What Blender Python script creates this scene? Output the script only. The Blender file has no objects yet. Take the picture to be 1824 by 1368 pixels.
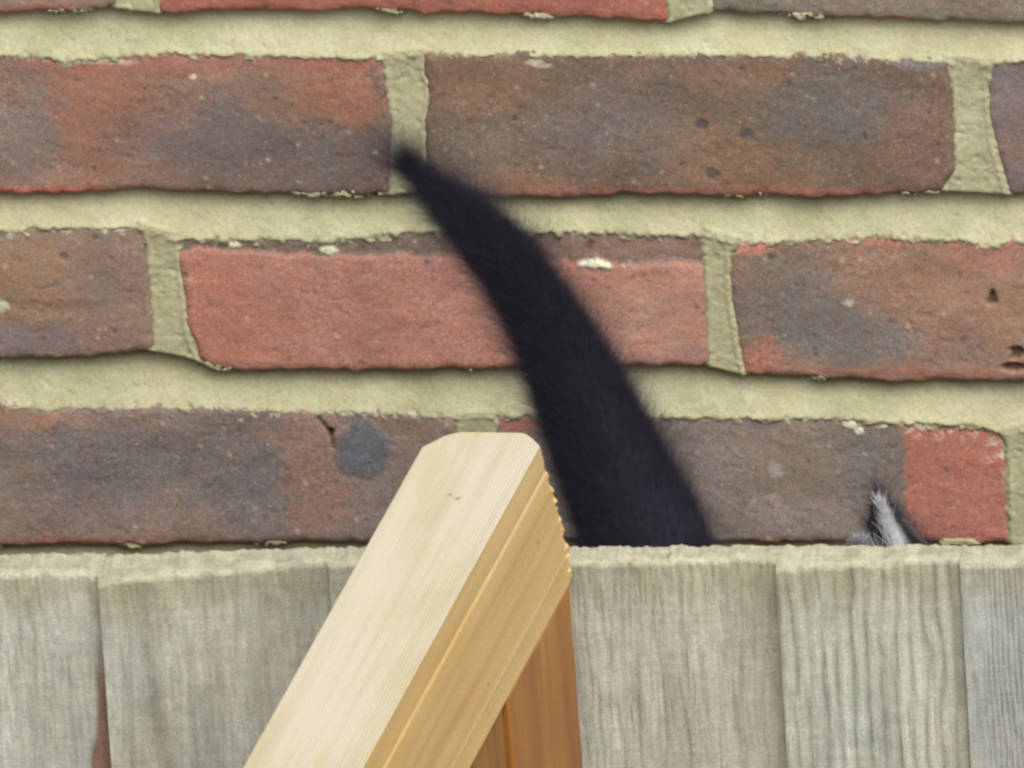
import bpy, math, random
import numpy as np
from mathutils import Vector, Matrix

random.seed(7)
RNG = np.random.default_rng(11)
scene = bpy.context.scene
COL = scene.collection

# ------------------------------------------------------------------ camera
PITCH, YAW, ROLL = math.radians(23), math.radians(5.4), math.radians(-1.5)
DIST = 9.0
W, H = 1824.0, 1368.0                 # pixel frame of the photograph
PPM = 4490.0                          # photo pixels per metre at the wall
TARGET = np.array([0.0, 0.0, 0.236])
F = np.array([-math.sin(YAW) * math.cos(PITCH), math.cos(YAW) * math.cos(PITCH), -math.sin(PITCH)])
R0 = np.cross(F, [0, 0, 1]); R0 /= np.linalg.norm(R0)
U0 = np.cross(R0, F)
RI = math.cos(ROLL) * R0 + math.sin(ROLL) * U0
UP = -math.sin(ROLL) * R0 + math.cos(ROLL) * U0
EYE = TARGET - F * DIST
cam_data = bpy.data.cameras.new('camera')
cam = bpy.data.objects.new('camera', cam_data)
COL.objects.link(cam)
m = Matrix.Identity(4)
for i in range(3):
    m[i][0], m[i][1], m[i][2], m[i][3] = RI[i], UP[i], -F[i], EYE[i]
cam.matrix_world = m
cam_data.sensor_fit = 'HORIZONTAL'
cam_data.sensor_width = 36.0
cam_data.lens = 36.0 * DIST / (W / PPM)
cam_data.clip_start, cam_data.clip_end = 0.1, 500
scene.camera = cam

# ------------------------------------------------------------------ light
SUN_EL, SUN_AZ = math.radians(57), math.radians(158)     # azimuth clockwise from +y
world = bpy.data.worlds.new('World')
scene.world = world
world.use_nodes = True
wt = world.node_tree
wt.nodes.clear()
sky = wt.nodes.new('ShaderNodeTexSky')
sky.sky_type = 'NISHITA'
sky.sun_disc = False
sky.sun_elevation, sky.sun_rotation = SUN_EL, SUN_AZ
sky.air_density, sky.dust_density, sky.ozone_density = 1.0, 6.0, 1.0
hs = wt.nodes.new('ShaderNodeHueSaturation')
hs.inputs['Saturation'].default_value = 0.35            # a thin white overcast
bg = wt.nodes.new('ShaderNodeBackground')
bg.inputs['Strength'].default_value = 0.12
wo = wt.nodes.new('ShaderNodeOutputWorld')
wt.links.new(sky.outputs[0], hs.inputs['Color'])
wt.links.new(hs.outputs[0], bg.inputs['Color'])
wt.links.new(bg.outputs[0], wo.inputs['Surface'])
sd = bpy.data.lights.new('sun', 'SUN')
sd.energy = 1.5
sd.angle = math.radians(60)
sd.color = (1.0, 0.98, 0.94)
sun = bpy.data.objects.new('sun', sd)
COL.objects.link(sun)
to_sun = Vector((math.sin(SUN_AZ) * math.cos(SUN_EL), math.cos(SUN_AZ) * math.cos(SUN_EL), math.sin(SUN_EL)))
sun.rotation_euler = to_sun.to_track_quat('Z', 'Y').to_euler()
sun.location = (0, -2, 6)
vs = scene.view_settings
vs.view_transform = 'Standard'
vs.look = 'None'
vs.gamma = 1
vs.exposure = 0.31
vs.use_curve_mapping = False
scene.cycles.pixel_filter_type = 'BLACKMAN_HARRIS'
scene.cycles.filter_width = 2.7

# ------------------------------------------------------------------ helpers
def lin(c):
    c = np.asarray(c, float) / 255.0
    return np.where(c <= 0.04045, c / 12.92, ((c + 0.055) / 1.055) ** 2.4)

def unproj(px, py, y0):
    """points on the plane y = y0 that are seen at photo pixels px, py"""
    px, py = np.broadcast_arrays(np.asarray(px, float), np.asarray(py, float))
    k = 1.0 / (PPM * DIST)
    d = F[None] + ((px.ravel() - W / 2) * k)[:, None] * RI[None] - ((py.ravel() - H / 2) * k)[:, None] * UP[None]
    t = (np.asarray(y0, float).ravel() - EYE[1]) / d[:, 1]
    return EYE[None] + d * t[:, None]

def vnoise(x, y, seed=0):
    xi, yi = np.floor(x).astype(np.int64), np.floor(y).astype(np.int64)
    fx, fy = x - xi, y - yi
    fx, fy = fx * fx * (3 - 2 * fx), fy * fy * (3 - 2 * fy)
    def h(a, b):
        n = (a * 374761393 + b * 668265263 + seed * 974634777) & 0xFFFFFFFF
        n = ((n ^ (n >> 13)) * 1274126177) & 0xFFFFFFFF
        n = n ^ (n >> 16)
        return (n & 0xFFFF) / 65535.0 * 2 - 1
    return (h(xi, yi) * (1 - fx) + h(xi + 1, yi) * fx) * (1 - fy) + (h(xi, yi + 1) * (1 - fx) + h(xi + 1, yi + 1) * fx) * fy

def fbm(x, y, seed=0, octs=4, gain=0.5):
    s, a, f = 0, 1.0, 1.0
    for o in range(octs):
        s = s + a * vnoise(x * f, y * f, seed + o * 17)
        a *= gain; f *= 2.03
    return s

def sstep(a, b, x):
    t = np.clip((x - a) / (b - a), 0, 1)
    return t * t * (3 - 2 * t)

def mesh_np(name, verts, quads, cols=None, smooth=True, extra=None):
    me = bpy.data.meshes.new(name)
    verts = np.asarray(verts, np.float32); quads = np.asarray(quads, np.int32)
    faces = [quads] + ([np.asarray(e, np.int32) for e in extra] if extra else [])
    if extra:
        me.from_pydata([tuple(v) for v in verts], [], [tuple(map(int, q)) for f in faces for q in (f if f.ndim == 2 else [f])])
    else:
        n = quads.shape[1]
        me.vertices.add(len(verts)); me.vertices.foreach_set('co', verts.ravel())
        me.loops.add(quads.size); me.loops.foreach_set('vertex_index', quads.ravel())
        me.polygons.add(len(quads))
        me.polygons.foreach_set('loop_start', np.arange(0, quads.size, n, dtype=np.int32))
        me.polygons.foreach_set('loop_total', np.full(len(quads), n, np.int32))
        me.update(calc_edges=True)
    me.validate()
    if smooth:
        me.polygons.foreach_set('use_smooth', np.ones(len(me.polygons), bool))
    if cols is not None:
        at = me.color_attributes.new('Col', 'FLOAT_COLOR', 'POINT')
        c4 = np.ones((len(verts), 4), np.float32); c4[:, :3] = cols
        at.data.foreach_set('color', c4.ravel())
    me.update()
    return me

def grid_quads(nr, nc):
    i = np.arange(nr * nc).reshape(nr, nc)
    return np.stack([i[:-1, :-1], i[1:, :-1], i[1:, 1:], i[:-1, 1:]], -1).reshape(-1, 4)

def link(name, me, mat, parent=None, loc=(0, 0, 0), center=False):
    """mesh given in world coordinates; its origin moves to its middle when center is set"""
    o = bpy.data.objects.new(name, me)
    COL.objects.link(o)
    off = np.asarray(loc, float)
    if center:
        co = np.empty(len(me.vertices) * 3, np.float32); me.vertices.foreach_get('co', co)
        co = co.reshape(-1, 3); off = (co.min(0) + co.max(0)) / 2
        me.vertices.foreach_set('co', (co - off).astype(np.float32).ravel()); me.update()
    if parent is not None:
        o.parent = parent
        off = off - np.asarray(parent.location)
    o.location = off
    if mat and not me.materials:
        me.materials.append(mat)
    return o

def thing(name, label, cat, loc):
    o = bpy.data.objects.new(name, None)
    COL.objects.link(o)
    o.location = loc; o.empty_display_size = 0.05
    o['label'] = label; o['category'] = cat
    return o

# ------------------------------------------------------------------ materials
class NT:
    def __init__(s, name, rough=0.9, spec=0.2):
        s.m = bpy.data.materials.new(name); s.m.use_nodes = True
        s.t = s.m.node_tree; s.b = s.t.nodes['Principled BSDF']
        s.b.inputs['Roughness'].default_value = rough
        s.b.inputs['Specular IOR Level'].default_value = spec
    def n(s, kind, **kw):
        x = s.t.nodes.new(kind)
        for k, v in kw.items():
            if k in x.inputs: x.inputs[k].default_value = v
            else: setattr(x, k, v)
        return x
    def l(s, a, b): s.t.links.new(a, b)
    def noise(s, vec, scale, detail=4, rough=0.6):
        x = s.n('ShaderNodeTexNoise', Scale=scale, Detail=detail, Roughness=rough)
        s.l(vec, x.inputs['Vector']); return x
    def ramp(s, fac, stops):
        r = s.n('ShaderNodeValToRGB')
        e = r.color_ramp.elements
        while len(e) < len(stops): e.new(0.5)
        for el, (p, c) in zip(e, stops):
            el.position = p; el.color = (*c, 1) if len(c) == 3 else c
        s.l(fac, r.inputs['Fac']); return r.outputs['Color']
    def mix(s, a, b, fac=1.0, mode='MULTIPLY'):
        x = s.n('ShaderNodeMix', data_type='RGBA', blend_type=mode)
        for v, sock in ((fac, x.inputs[0]), (a, x.inputs[6]), (b, x.inputs[7])):
            if hasattr(v, 'is_output'): s.l(v, sock)
            elif isinstance(v, (int, float)): sock.default_value = v
            else: sock.default_value = (*v, 1)
        return x.outputs[2]
    def div(s, a, k):
        x = s.n('ShaderNodeMath', operation='DIVIDE'); x.inputs[1].default_value = k
        s.l(a, x.inputs[0]); return x.outputs[0]
    def bump(s, h, strength, dist, nrm=None):
        b = s.n('ShaderNodeBump', Strength=strength, Distance=dist)
        s.l(h, b.inputs['Height'])
        if nrm: s.l(nrm, b.inputs['Normal'])
        return b.outputs['Normal']

def g3(v): return (v, v, v)

def mat_clay():
    t = NT('fired_clay', 0.88, 0.25)
    pos = t.n('ShaderNodeNewGeometry').outputs['Position']
    at = t.n('ShaderNodeAttribute', attribute_name='Col').outputs['Color']
    n1 = t.noise(pos, 420, 6, 0.75); n2 = t.noise(pos, 1300, 3, 0.85); n3 = t.noise(pos, 120, 4, 0.6)
    c = t.mix(at, t.ramp(n1.outputs['Fac'], [(0.3, g3(0.82)), (0.5, g3(1.0)), (0.72, g3(1.2))]))
    c = t.mix(c, t.ramp(n2.outputs['Fac'], [(0.25, g3(0.52)), (0.5, g3(1.0)), (0.75, g3(1.48))]))
    c = t.mix(c, t.ramp(n3.outputs['Fac'], [(0.3, (1.08, 0.97, 0.9)), (0.7, (0.93, 1.02, 1.1))]))
    mh = t.n('ShaderNodeMapping'); t.l(pos, mh.inputs['Vector']); mh.inputs['Scale'].default_value = (0.22, 1, 1)
    dr = t.noise(mh.outputs[0], 380, 4, 0.65)     # drag marks of the clay
    c = t.mix(c, t.ramp(dr.outputs['Fac'], [(0.26, g3(0.62)), (0.40, g3(1.0)), (0.62, g3(1.0)), (0.76, g3(1.22))]))
    # pale sand grains pressed into the face
    v = t.noise(pos, 900, 2, 0.5)
    c = t.mix(c, lin((205, 180, 150)), t.ramp(v.outputs['Fac'], [(0.64, g3(0)), (0.74, g3(0.5))]), 'MIX')
    t.l(c, t.b.inputs['Base Color'])
    nb = t.bump(n1.outputs['Fac'], 0.22, 0.0005)
    t.l(t.bump(n2.outputs['Fac'], 0.5, 0.0004, nb), t.b.inputs['Normal'])
    return t.m

def mat_mortar():
    t = NT('lime_mortar', 0.95, 0.1)
    pos = t.n('ShaderNodeNewGeometry').outputs['Position']
    n1 = t.noise(pos, 700, 5, 0.75); n2 = t.noise(pos, 45, 4, 0.6); n3 = t.noise(pos, 1800, 2, 0.7)
    c = t.ramp(n2.outputs['Fac'], [(0.3, lin((171, 167, 133))), (0.5, lin((182, 178, 144))), (0.72, lin((192, 189, 158)))])
    c = t.mix(c, t.ramp(n1.outputs['Fac'], [(0.27, g3(0.82)), (0.5, g3(1)), (0.75, g3(1.1))]))
    n4 = t.noise(pos, 13, 5, 0.65)
    c = t.mix(c, t.ramp(n4.outputs['Fac'], [(0.32, (0.80, 0.82, 0.74)), (0.5, g3(1.0)), (0.7, (1.08, 1.06, 1.02))]))
    c = t.mix(c, t.ramp(n3.outputs['Fac'], [(0.3, g3(0.8)), (0.5, g3(1)), (0.7, g3(1.15))]))
    t.l(c, t.b.inputs['Base Color'])
    nb = t.bump(n1.outputs['Fac'], 0.3, 0.0005)
    t.l(t.bump(n3.outputs['Fac'], 0.5, 0.0003, nb), t.b.inputs['Normal'])
    return t.m

def mat_weathered():
    t = NT('weathered_fence_timber', 0.9, 0.15)
    pos = t.n('ShaderNodeNewGeometry').outputs['Position']
    at = t.n('ShaderNodeAttribute', attribute_name='Col').outputs['Color']
    mp = t.n('ShaderNodeMapping'); t.l(pos, mp.inputs['Vector']); mp.inputs['Scale'].default_value = (1, 1, 0.07)
    mq = t.n('ShaderNodeMapping'); t.l(pos, mq.inputs['Vector']); mq.inputs['Scale'].default_value = (1, 1, 0.4)
    gr = t.noise(mp.outputs[0], 1000, 5, 0.75); gb = t.noise(mq.outputs[0], 260, 4, 0.65)
    mh = t.n('ShaderNodeMapping'); t.l(pos, mh.inputs['Vector']); mh.inputs['Scale'].default_value = (0.10, 0.5, 1)
    sw = t.noise(mh.outputs[0], 480, 4, 0.7)      # saw marks across the grain
    fi = t.noise(pos, 1900, 2, 0.8)
    c = t.mix(at, t.ramp(gr.outputs['Fac'], [(0.28, g3(0.88)), (0.45, g3(0.99)), (0.7, g3(1.06))]))
    c = t.mix(c, t.ramp(gb.outputs['Fac'], [(0.3, (0.84, 0.85, 0.84)), (0.52, g3(1.0)), (0.75, (1.13, 1.12, 1.1))]))
    c = t.mix(c, t.ramp(sw.outputs['Fac'], [(0.3, g3(0.90)), (0.5, g3(1.0)), (0.72, g3(1.11))]))
    c = t.mix(c, t.ramp(fi.outputs['Fac'], [(0.27, g3(0.62)), (0.5, g3(1.0)), (0.73, g3(1.35))]))
    t.l(c, t.b.inputs['Base Color'])
    nb = t.bump(gr.outputs['Fac'], 0.6, 0.0007)
    t.l(t.bump(sw.outputs['Fac'], 0.35, 0.0004, nb), t.b.inputs['Normal'])
    return t.m

def mat_timber(name, dark, mid, pale, rough=0.7, spec=0.3, grain=230, amp=1.0, axis=2, ring=0.0, knots=()):
    """planed softwood; the grain runs along the object's local axis"""
    t = NT(name, rough, spec)
    oc = t.n('ShaderNodeTexCoord').outputs['Object']
    mp = t.n('ShaderNodeMapping'); t.l(oc, mp.inputs['Vector'])
    sc = [1, 1, 1]; sc[axis] = 0.02; mp.inputs['Scale'].default_value = sc
    g1 = t.noise(mp.outputs[0], grain, 5, 0.65)
    ml = t.n('ShaderNodeMapping'); t.l(oc, ml.inputs['Vector'])
    sl = [1, 1, 1]; sl[axis] = 0.18; ml.inputs['Scale'].default_value = sl
    g2 = t.noise(ml.outputs[0], 32, 4, 0.6)
    fi = t.noise(oc, 1400, 3, 0.75)
    c = t.ramp(g2.outputs['Fac'], [(0.3, dark), (0.5, mid), (0.7, pale)])
    c = t.mix(c, t.ramp(g1.outputs['Fac'], [(0.3, g3(1 - 0.30 * amp)), (0.5, g3(1)), (0.75, g3(1 + 0.12 * amp))]))
    if ring:
        mr = t.n('ShaderNodeMapping'); t.l(oc, mr.inputs['Vector'])
        sr = [1, 0.4, 1]; sr[axis] = 0.012; mr.inputs['Scale'].default_value = sr
        wv = t.n('ShaderNodeTexWave', Scale=ring, Distortion=1.2, Detail=2.0)
        wv.bands_direction = 'X'
        t.l(mr.outputs[0], wv.inputs['Vector'])
        sep = t.n('ShaderNodeSeparateXYZ'); t.l(oc, sep.inputs[0])
        mk = t.n('ShaderNodeMapRange'); t.l(sep.outputs['X'], mk.inputs['Value'])
        mk.inputs['From Min'].default_value, mk.inputs['From Max'].default_value = .004, .044
        mk.inputs['To Min'].default_value, mk.inputs['To Max'].default_value = .12, 1.0
        c = t.mix(c, t.ramp(wv.outputs['Fac'], [(0.0, (0.90, 0.885, 0.86)), (0.5, g3(1.0)), (1.0, g3(1.03))]), mk.outputs[0])
    for (kx, ky, kz, kr) in knots:
        vm = t.n('ShaderNodeVectorMath', operation='DISTANCE'); vm.inputs[1].default_value = (kx, ky, kz)
        nz_ = t.noise(oc, 500, 2, .6)
        dst = t.n('ShaderNodeMath', operation='MULTIPLY_ADD'); dst.inputs[1].default_value = .004; 
        t.l(nz_.outputs['Fac'], dst.inputs[0]); t.l(oc, vm.inputs[0]); t.l(vm.outputs['Value'], dst.inputs[2])
        c = t.mix(c, (.24, .19, .13), t.ramp(t.div(dst.outputs[0], kr + .002), [(.75, g3(.8)), (1.1, g3(0))]), 'MIX')
    c = t.mix(c, t.ramp(fi.outputs['Fac'], [(0.3, g3(0.84)), (0.5, g3(1)), (0.7, g3(1.12))]))
    t.l(c, t.b.inputs['Base Color'])
    nb = t.bump(g1.outputs['Fac'], 0.35, 0.0004)
    t.l(nb, t.b.inputs['Normal'])
    return t.m

def mat_attr(name, rough, spec, nscale=400, amp=0.2):
    t = NT(name, rough, spec)
    pos = t.n('ShaderNodeNewGeometry').outputs['Position']
    at = t.n('ShaderNodeAttribute', attribute_name='Col').outputs['Color']
    n = t.noise(pos, nscale, 4, 0.6)
    t.l(t.mix(at, t.ramp(n.outputs['Fac'], [(0.3, g3(1 - amp)), (0.7, g3(1 + amp))])), t.b.inputs['Base Color'])
    return t.m

def mat_soil():
    t = NT('bare_soil', 0.95, 0.1)
    pos = t.n('ShaderNodeNewGeometry').outputs['Position']
    n1 = t.noise(pos, 12, 8, 0.7); n2 = t.noise(pos, 90, 5, 0.7)
    c = t.ramp(n1.outputs['Fac'], [(0.3, (0.045, 0.034, 0.024)), (0.55, (0.09, 0.072, 0.05)), (0.75, (0.07, 0.085, 0.04))])
    c = t.mix(c, t.ramp(n2.outputs['Fac'], [(0.3, g3(0.7)), (0.7, g3(1.3))]))
    t.l(c, t.b.inputs['Base Color'])
    t.l(t.bump(n2.outputs['Fac'], 0.8, 0.01), t.b.inputs['Normal'])
    return t.m

CLAY, MORTAR, FENCEM, SOIL = mat_clay(), mat_mortar(), mat_weathered(), mat_soil()
KB = 1.0     # albedo scale for the colours read off the photograph

# ------------------------------------------------------------------ ground: a terrace behind the fence, the garden in front
FENCE_BACK = -0.55
TERR, GARDEN = 0.0, -1.10
gx = 60.0
gv = [(-gx, 60, TERR), (gx, 60, TERR), (gx, FENCE_BACK + 0.004, TERR), (-gx, FENCE_BACK + 0.004, TERR),
      (gx, FENCE_BACK + 0.004, GARDEN), (-gx, FENCE_BACK + 0.004, GARDEN), (gx, -60, GARDEN), (-gx, -60, GARDEN)]
gme = bpy.data.meshes.new('ground')
gme.from_pydata(gv, [], [(0, 3, 2, 1), (3, 5, 4, 2), (5, 7, 6, 4)])
ground = link('ground', gme, SOIL)
ground['kind'] = 'structure'

# ------------------------------------------------------------------ brick wall
wall = thing('brick_wall', 'multicoloured red and grey-brown brick wall with thick pale mortar joints', 'wall', (0, 0.05, 0))

def pl(pts):
    a = np.array(pts, float)
    return a[:, 0], a[:, 1]

ROW_TOP = {1: pl([(-300, 98), (0, 96), (90, 100), (110, 106), (290, 94), (450, 95), (688, 103), (752, 95), (1000, 97), (1300, 95), (1690, 108), (1760, 112), (1824, 104), (2700, 108)]),
           2: pl([(-300, 402), (0, 408), (30, 412), (60, 403), (252, 405), (318, 425), (400, 422), (560, 430), (640, 422), (760, 410), (1000, 412), (1258, 418), (1310, 432), (1560, 420), (1720, 425), (1750, 438), (1824, 425), (2700, 428)]),
           3: pl([(-300, 722), (0, 722), (80, 726), (300, 725), (560, 733), (620, 730), (815, 745), (880, 742), (960, 735), (1170, 740), (1500, 745), (1620, 752), (1740, 755), (1790, 772), (1850, 760), (2700, 762)])}
ROW_BOT = {0: pl([(-800, 30), (0, 26), (205, 14), (283, 24), (600, 18), (800, 22), (1190, 40), (1262, 22), (1400, 30), (1824, 44), (2700, 50)]),
           1: pl([(-300, 345), (0, 345), (170, 346), (230, 338), (400, 345), (688, 348), (760, 340), (880, 352), (1090, 353), (1110, 345), (1300, 350), (1500, 352), (1690, 340), (1785, 345), (1900, 355), (2700, 358)]),
           2: pl([(-300, 640), (0, 640), (100, 640), (230, 632), (275, 625), (345, 640), (380, 655), (420, 662), (700, 660), (900, 655), (1262, 652), (1325, 668), (1600, 680), (1824, 682), (2700, 690)]),
           3: pl([(-300, 974), (0, 973), (600, 966), (1824, 968), (2700, 975)])}

def row_top(k, x):
    reg = 105 + 313 * (k - 1) + 0.011 * (x - 912)
    if k in ROW_TOP:
        a, b = ROW_TOP[k]
        w = sstep(-500, -300, x) * (1 - sstep(2000, 2300, x))
        return reg * (1 - w) + np.interp(x, a, b) * w
    return reg

def row_bot(k, x):
    reg = 350 + 313 * (k - 1) + 0.011 * (x - 912)
    if k in ROW_BOT:
        a, b = ROW_BOT[k]
        w = sstep(-500, -300, x) * (1 - sstep(2000, 2300, x))
        return reg * (1 - w) + np.interp(x, a, b) * w
    return reg

# left and right ends as (y, x) polylines of the twelve bricks seen in the photograph
ENDS = {0: [([(0, -745)], [(-300, 212), (14, 206)]), ([(-300, 286), (20, 283)], [(-300, 1188), (40, 1191)]), ([(-300, 1255), (22, 1264)], [(0, 2205)])],
        1: [([(0, -258)], [(100, 683), (170, 690), (230, 700), (345, 694)]),
            ([(95, 752), (170, 763), (230, 755), (345, 760)], [(108, 1686), (150, 1697), (250, 1702), (310, 1700), (345, 1682)]),
            ([(110, 1772), (150, 1756), (250, 1765), (345, 1792)], [(0, 2720)])],
        2: [([(0, -690)], [(405, 250), (440, 262), (520, 268), (625, 275)]),
            ([(425, 316), (500, 322), (600, 335), (640, 352)], [(418, 1258), (480, 1255), (655, 1264)]),
            ([(430, 1314), (450, 1300), (520, 1298), (600, 1310), (670, 1325)], [(0, 2260)])],
        3: [([(0, -135)], [(745, 812), (970, 828)]), ([(742, 882), (970, 886)], [(755, 1783), (800, 1795), (970, 1800)]),
            ([(755, 1862), (800, 1852), (970, 1850)], [(0, 2790)])]}
ROWS = list(range(-7, 6))
LAY = {}
for k in ROWS:
    L = []
    if k in ENDS:
        for a, b in ENDS[k]:
            L.append((pl(sorted(a)), pl(sorted(b)), True))
        lo = min(L[0][0][1]); hi = max(L[-1][1][1])
    else:
        lo = -60 + (505 if k % 2 else 0) + random.uniform(-40, 40); hi = lo - 64
    x = hi + 64
    while x < 5200:
        L.append((pl([(0, x)]), pl([(0, x + 945)]), False)); x += 1009 + random.uniform(-8, 8)
    x = lo - 64
    while x > -3400:
        L.append((pl([(0, x - 945)]), pl([(0, x)]), False)); x -= 1009 + random.uniform(-8, 8)
    LAY[k] = sorted(L, key=lambda e: e[0][1].mean())

def end_x(poly, y): return np.interp(y, poly[0], poly[1])

# colours: base, then (cx, cy, rx, ry, colour, strength)
RED, PINK, ORG = (168, 82, 60), (176, 106, 86), (160, 98, 62)
BRN, GRB, DGR, PUR = (138, 104, 82), (120, 103, 97), (94, 85, 87), (114, 93, 97)
PALE, BLUE = (214, 190, 160), (58, 56, 82)
PAINT = {
 (0, 0): (BRN, [(60, 22, 260, 14, RED, .9), (150, 18, 60, 5, PALE, .5), (-100, -60, 300, 60, GRB, .8)]),
 (0, 1): (RED, [(600, 24, 420, 9, (196, 92, 52), .9), (980, 34, 160, 7, (206, 112, 64), .7), (620, -40, 300, 50, (140, 66, 46), .6)]),
 (0, 2): ((126, 108, 92), [(1320, 14, 90, 30, (112, 108, 92), .9), (1600, 40, 220, 6, (170, 150, 122), .6), (1700, 0, 200, 30, (122, 98, 80), .6)]),
 (1, 0): ((146, 100, 76), [(30, 220, 90, 110, GRB, .9), (0, 130, 90, 60, BRN, .8), (170, 190, 80, 130, (160, 92, 62), .9), (180, 112, 110, 24, RED, .9),
          (440, 250, 220, 80, DGR, 1), (600, 270, 130, 90, (84, 76, 74), 1), (300, 110, 320, 26, (158, 86, 68), .6), (560, 200, 100, 34, (138, 92, 60), .6), (610, 170, 90, 50, (160, 88, 56), .8), (600, 112, 90, 12, RED, .9),
          (90, 340, 170, 8, (206, 84, 58), 1), (400, 335, 200, 22, (96, 82, 74), .7), (345, 138, 8, 5, PALE, 1), (180, 112, 70, 6, PALE, .5), (670, 155, 16, 24, (80, 68, 70), .9)]),
 (1, 1): ((118, 90, 70), [(850, 160, 110, 70, (144, 102, 70), .9), (820, 260, 100, 60, (124, 104, 84), .8), (1080, 240, 150, 60, GRB, .95), (1120, 190, 90, 60, GRB, .6), (1300, 260, 110, 50, (148, 106, 68), .9),
          (1500, 200, 160, 70, (112, 102, 96), .95), (1640, 260, 80, 90, (140, 98, 80), .8), (1000, 340, 130, 12, RED, .9), (1400, 342, 320, 10, (184, 94, 62), .9), (950, 330, 120, 22, (158, 104, 72), .7),
          (960, 113, 22, 6, PALE, .9), (1290, 135, 90, 30, (148, 104, 76), .7), (1650, 112, 60, 12, (132, 122, 128), .8), (1300, 320, 160, 16, (158, 100, 62), .6)]),
 (1, 2): (PUR, [(1800, 170, 60, 50, GRB, .9), (1810, 260, 50, 60, (134, 100, 90), .8)]),
 (2, 0): ((140, 106, 84), [(50, 500, 120, 60, (146, 102, 66), .9), (200, 480, 80, 90, (134, 106, 92), .9), (60, 610, 160, 34, PUR, .9), (90, 540, 120, 10, (110, 76, 50), .7), (200, 600, 60, 30, (140, 96, 80), .7), (4, 545, 8, 14, (190, 182, 142), 1), (12, 415, 8, 12, (180, 172, 140), .8)]),
 (2, 1): ((178, 106, 84), [(400, 560, 110, 100, (182, 98, 72), .9), (700, 540, 200, 90, PINK, .9), (1160, 560, 100, 80, (178, 122, 96), .9), (1200, 640, 90, 20, (156, 104, 96), .8)]),
 (2, 2): ((146, 104, 80), [(1420, 560, 130, 95, (102, 96, 90), 1), (1530, 590, 110, 60, (102, 100, 98), 1), (1370, 460, 60, 40, (110, 98, 84), .9), (1640, 500, 130, 70, (158, 108, 78), .9), (1345, 650, 40, 30, (178, 96, 66), 1),
          (1560, 427, 260, 9, (192, 100, 76), .95), (1345, 440, 40, 14, (200, 104, 84), 1), (1780, 450, 60, 30, (176, 98, 76), .8), (1720, 610, 90, 40, (140, 98, 84), .8), (1790, 570, 50, 60, (160, 112, 72), .9), (1600, 665, 240, 14, (166, 100, 74), .8), (1515, 540, 10, 6, PALE, .9)]),
 (3, 0): ((128, 102, 90), [(200, 830, 180, 70, (104, 94, 96), 1), (420, 830, 120, 90, (106, 96, 92), 1), (470, 870, 60, 80, (102, 96, 100), .9), (60, 745, 90, 22, (158, 106, 78), .9), (570, 880, 60, 90, (148, 100, 82), .95), (550, 770, 60, 50, (150, 106, 92), .8),
          (120, 955, 200, 16, (158, 96, 78), .9), (720, 850, 90, 90, (118, 102, 98), .9), (740, 760, 80, 30, (130, 98, 82), .8), (30, 850, 60, 60, (124, 106, 90), .8)]),
 (3, 1): ((132, 112, 102), [(1240, 830, 90, 90, (138, 118, 110), .9), (1420, 820, 90, 80, (134, 110, 92), .9), (1540, 800, 90, 50, (112, 98, 92), .9), (1570, 870, 60, 90, (116, 102, 92), .8), (910, 755, 46, 24, (182, 92, 66), 1), (1382, 838, 12, 16, (168, 150, 140), .8), (1375, 895, 8, 20, (164, 146, 136), .6), (1290, 960, 60, 10, (150, 130, 130), .7)]),
 (3, 2): (BRN, []),
}
PITS = [(1250, 222, 13), (1329, 238, 12), (1216, 294, 10), (1270, 312, 14), (1320, 123, 7), (1540, 242, 7), (491, 178, 7), (588, 222, 6), (1050, 436, 9), (113, 457, 8), (1717, 606, 8), (1372, 460, 7), (1685, 840, 6), (203, 590, 6), (915, 212, 8), (1040, 200, 6), (760, 468, 6), (330, 490, 6)]
HOLES = [(1768, 530, 9, 14), (1812, 630, 14, 12), (1806, 655, 22, 8), (588, 770, 6, 9)]

def mute(C):
    lum = (C @ np.array([.3, .55, .15]))[..., None]
    C = lum + (C - lum) * .73
    return np.clip((C * .88 + lin((136, 108, 92)) * .12) * np.array([1.25, 1.38, 1.36]), .004, .9)

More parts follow.
